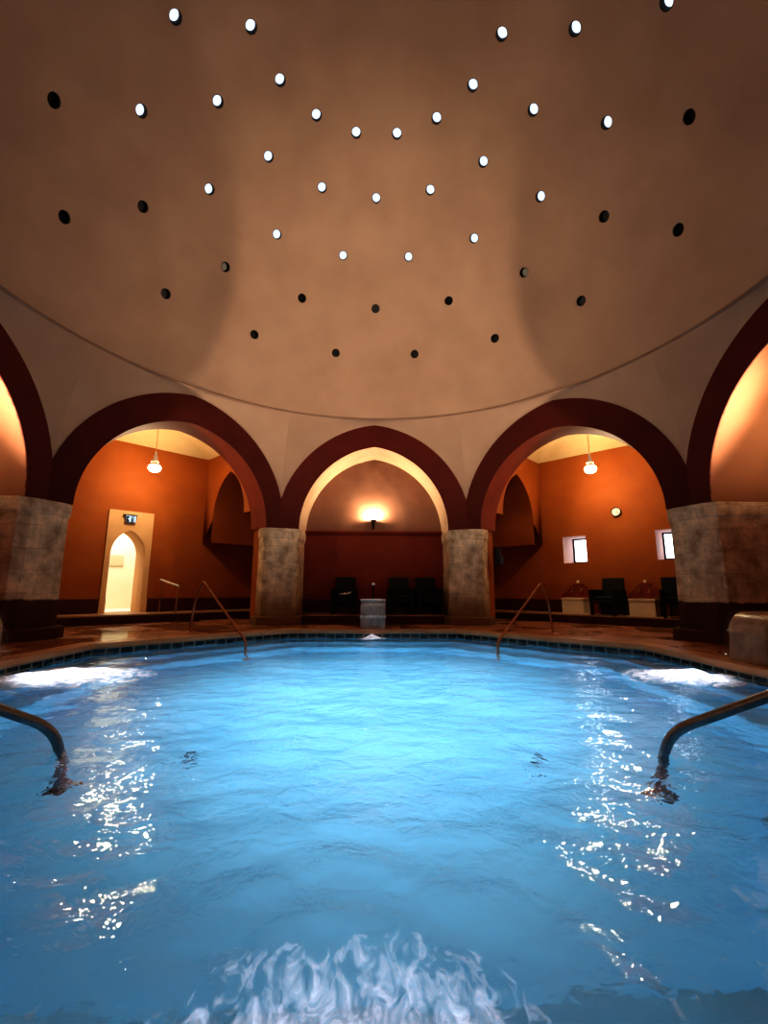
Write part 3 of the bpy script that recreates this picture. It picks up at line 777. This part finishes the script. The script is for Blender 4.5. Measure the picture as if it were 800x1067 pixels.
# ---- wash basins with stepped surround
def basin_unit(k, u):
    root = empty('wash_basin', bay_point(k, u, WALL-.034, PLAT), bay_rot(k))
    b = MB(); w = .25
    rows = []
    b.box(-w, w, -.46, -.02, 0, .30)
    b.grid([[(x, y, .30) for x, y in ((-w, -.46), (w, -.46), (w, -.02), (-w, -.02))], [(x, y, .335) for x, y in ((-w-.012, -.472), (w+.012, -.472), (w+.012, -.02), (-w-.012, -.02))],
            [(x, y, .365) for x, y in ((-w-.012, -.472), (w+.012, -.472), (w+.012, -.02), (-w-.012, -.02))], [(x, y, .365) for x, y in ((-w+.05, -.41), (w-.05, -.41), (w-.05, -.07), (-w+.05, -.07))],
            [(x, y, .24) for x, y in ((-w+.09, -.36), (w-.09, -.36), (w-.09, -.12), (-w+.09, -.12))]], 0, True)
    b.add([(-w+.09, -.36, .24), (w-.09, -.36, .24), (w-.09, -.12, .24), (-w+.09, -.12, .24)], [(0, 1, 2, 3)])
    b.build('bowl', M['marble'], root)
    s = MB(); n = 5; W, Hh = .42, .34
    poly = [(-W, 0), (W, 0)]
    for i in range(n): poly += [(W-i*W/n*.88, .36+(i+.0)*Hh/n), (W-i*W/n*.88, .36+(i+1)*Hh/n)] if i else [(W, .36), (W, .36+Hh/n)]
    right = poly[2:]
    # horizontal treads
    pts = []
    x = W; z = .36
    for i in range(n):
        z2 = .36+(i+1)*Hh/n; pts += [(x, z), (x, z2)] if i == 0 else [(x, z2-Hh/n), (x, z2)]
        x -= W*.88/n
    poly = [(-W, 0), (W, 0)]+pts+[(-a, b2) for a, b2 in reversed(pts)]
    s.extr(poly, 1, -.045, -.0); s.build('stepped_backsplash', M['deepred'], root)
    t = MB(); t.lathe([(.0001, .05), (.02, .045), (.032, .02), (.03, -.01), (.0001, -.02)], (0, -.03, .36+Hh+.03), 14); t.build('finial', M['marble'], root, smooth=True)
    for sx in (-.1, .1):
        t = MB(); t.tube(round_path([(sx, -.04, .56), (sx, -.16, .56), (sx, -.17, .50)], .03, 4), .012, 10)
        t.lathe([(.0001, .03), (.022, .028), (.026, .012), (.01, 0)], (sx, -.10, .565), 12); t.build('tap', M['brass'], root, smooth=True)
    return root
BG = 'stone wash basins'
tag(basin_unit(1, -.84), 'pale stone wash basin with stepped red surround, below the left window', 'basin', BG)
tag(basin_unit(1, .62), 'pale stone wash basin with stepped red surround, between the two black chairs', 'basin', BG)

# ---- black lounge chairs
def chair():
    root = empty('lounge_chair')
    b = MB(); b.box(-.21, .21, -.30, .27, .26, .34); b.build('seat', M['black'], root, bevel=.015)
    c = MB(); c.box(-.205, .205, -.29, .20, .34, .41); c.build('cushion', M['black'], root, bevel=.03)
    k = MB(); k.extr([(.19, .28), (.27, .26), (.36, .80), (.30, .83)], 0, -.24, .24); k.build('backrest', M['black'], root, bevel=.015)
    for s in (-1, 1):
        a = MB(); x0, x1 = sorted((s*.21, s*.29))
        a.box(x0, x1, -.31, .26, .51, .56); a.box(x0, x1, -.31, -.24, .26, .51); a.box(x0, x1, .2, .27, .26, .51); a.box(x0+.02, x1-.02, -.25, .21, .28, .52)
        a.build('armrest', M['black'], root, bevel=.008)
        for y in (-.28, .24):
            l = MB(); l.box(min(s*.215, s*.275), max(s*.215, s*.275), y-.03, y+.03, 0, .27); l.build('leg', M['black'], root)
    return root
CG = 'black lounge chairs'
chs = [(0, -.66, 5.57, 0, 'black lounge chair with pale towel, on the left under the far arch'),
       (0, .60, 5.57, 0, 'tall black lounge chair just right of the small fountain, under the far arch'),
       (0, 1.24, 5.56, .06, 'black lounge chair beside the pillar, rightmost under the far arch'),
       (1, -.04, 7.50, -.12, 'black lounge chair standing between the two stone wash basins'),
       (1, 1.28, 7.50, .25, 'black lounge chair partly hidden by the large pillar')]
for i, (k, u, a, r, lab) in enumerate(chs):
    if i == 0: o = ch0 = chair()
    else: o = copy_tree(ch0)
    o.location = bay_point(k, u, a, PLAT); o.rotation_euler = (0, 0, bay_rot(k)+r)
    tag(o, lab, 'chair', CG)
# rumpled towel on the first chair
c0 = bay_point(0, -.62, 5.44, PLAT)
t = MB(); rows = []
for i in range(15):
    row = []
    for j in range(15):
        x, y = -.13+.26*i/14, -.11+.22*j/14
        z = .418+.035*(noise.noise(Vector((x*14, y*14, 2)))+.7)*(1-max(abs(x)/.14, abs(y)/.12)**4)+.05*max(0, x/.13)**2
        row.append((c0.x+x, c0.y+y, c0.z+z))
    rows.append(row)
t.grid(rows); tw = t.build('towel', M['towel'], smooth=True)
sd = tw.modifiers.new('thick', 'SOLIDIFY'); sd.thickness = .012; sd.offset = 1
tag(tw, 'crumpled pale towel lying on a black lounge chair', 'towel')

# ---- dark wall phone on the pier of the window bay
wp = empty('wall_phone', bay_point(1, -1.63, 5.52, .56), bay_rot(1)); tag(wp, 'small dark wall box on the pier beside the window arch', 'wall box')
g = MB(); g.box(-.02, .09, -.09, .09, 0, .17); g.build('body', M['blackmetal'], wp, bevel=.015)
g = MB(); g.box(-.02, .07, -.07, .02, .15, .36); g.build('hood', M['blackmetal'], wp, bevel=.015)
g = MB(); g.lathe([(.0001, .02), (.018, .02), (.02, 0)], (.07, 0, .12), 12); g.build('knob', M['steel'], wp, smooth=True)

# ------------------------------------------------------------------ lamps below the water and in the unseen bays, plus added fill spots
def lamp(name, typ, loc, energy, color, size=.3, rot=None):
    l = bpy.data.lights.new(name, typ); l.energy = energy; l.color = color
    if typ == 'AREA': l.shape = 'DISK'; l.size = size
    else: l.shadow_soft_size = size
    o = bpy.data.objects.new(name, l); C.objects.link(o); o.location = loc
    if rot: o.rotation_euler = rot
    return o
lamp('underwater_light', 'AREA', (.15, .4, -.98), 108, (.74, .90, 1.0), 4.5)
def spot(loc, target, energy, color, ang, blend=.6, size=.08):
    o = lamp('added_spot', 'SPOT', loc, energy, color, size); o.data.spot_size = radians(ang); o.data.spot_blend = blend
    o.rotation_euler = (Vector(target)-Vector(loc)).to_track_quat('-Z', 'Y').to_euler(); return o
LC = (1.0, .78, .57)
for k, tgt, e, ang in ((6, (.3, 4.4, 4.8), 930, 76), (2, (-.3, 4.4, 4.8), 930, 76), (4, (0, 4.4, 5.0), 380, 64)):  # spots added beside the sconce bulbs to throw more light on the dome
    spot(bay_point(k, 0, 5.84, 1.70), tgt, e, LC, ang, 1.0, .035)
for k, a, e in ((0, 3.52, 260), (2, 3.0, 750), (6, 2.85, 850)):  # no fixtures here: spots added above the splashes to whiten the foam
    spot(bay_point(k, 0, 4.75, 1.9), bay_point(k, 0, a, WATER), e, (.85, .9, 1.0), 20 if k else 10)
spot((0, -4.75, 1.9), (0, -3.3, WATER), 520, (.70, .8, 1.0), 34)  # added spot above the camera, brightens the nearest froth
for k in (3, 5):
    lamp('bay_light', 'POINT', bay_point(k, 0, 6.9, 2.55), 60, (1.0, .74, .42), .14)
lamp('bay_light', 'POINT', bay_point(0, 0, 7.2, 2.4), 14, (1.0, .70, .38), .14)  # unseen fill added behind the far niche to lift the side passages

# ------------------------------------------------------------------ world and camera
w = bpy.data.worlds.new('world'); S.world = w; w.use_nodes = True
bg = w.node_tree.nodes['Background']; bg.inputs[0].default_value = (.02, .015, .012, 1); bg.inputs[1].default_value = .1
cam = bpy.data.cameras.new('camera'); co = bpy.data.objects.new('camera', cam); C.objects.link(co)
f, th, ro, ya, x0, c = 457.2, .1744, -.0043, .0202, .028, 4.6126
co.location = (x0, -c, 0)
# columns: right, up, back
fwd = Vector((0, cos(th), sin(th))); upv = Vector((0, -sin(th), cos(th))); rt = Vector((1, 0, 0))
rt2 = rt*cos(ro)+upv*-sin(ro); up2 = upv*cos(ro)+rt*sin(ro)
Rz = Matrix.Rotation(-ya, 3, 'Z')
rt2, up2, fwd = Rz@rt2, Rz@up2, Rz@fwd
Mx = Matrix((rt2, up2, -fwd)).transposed()
co.rotation_euler = Mx.to_euler()
cam.sensor_fit = 'VERTICAL'; cam.sensor_height = 36; cam.lens = 36*f/1067
cam.clip_start = .02
S.camera = co
S.view_settings.view_transform = 'Standard'; S.view_settings.look = 'High Contrast'
S.view_settings.exposure = 0; S.view_settings.gamma = 1
S.cycles.max_bounces = 10; S.cycles.diffuse_bounces = 4; S.cycles.glossy_bounces = 4; S.cycles.transmission_bounces = 6; S.cycles.transparent_max_bounces = 12
S.cycles.sample_clamp_indirect = 4; S.cycles.use_denoising = True
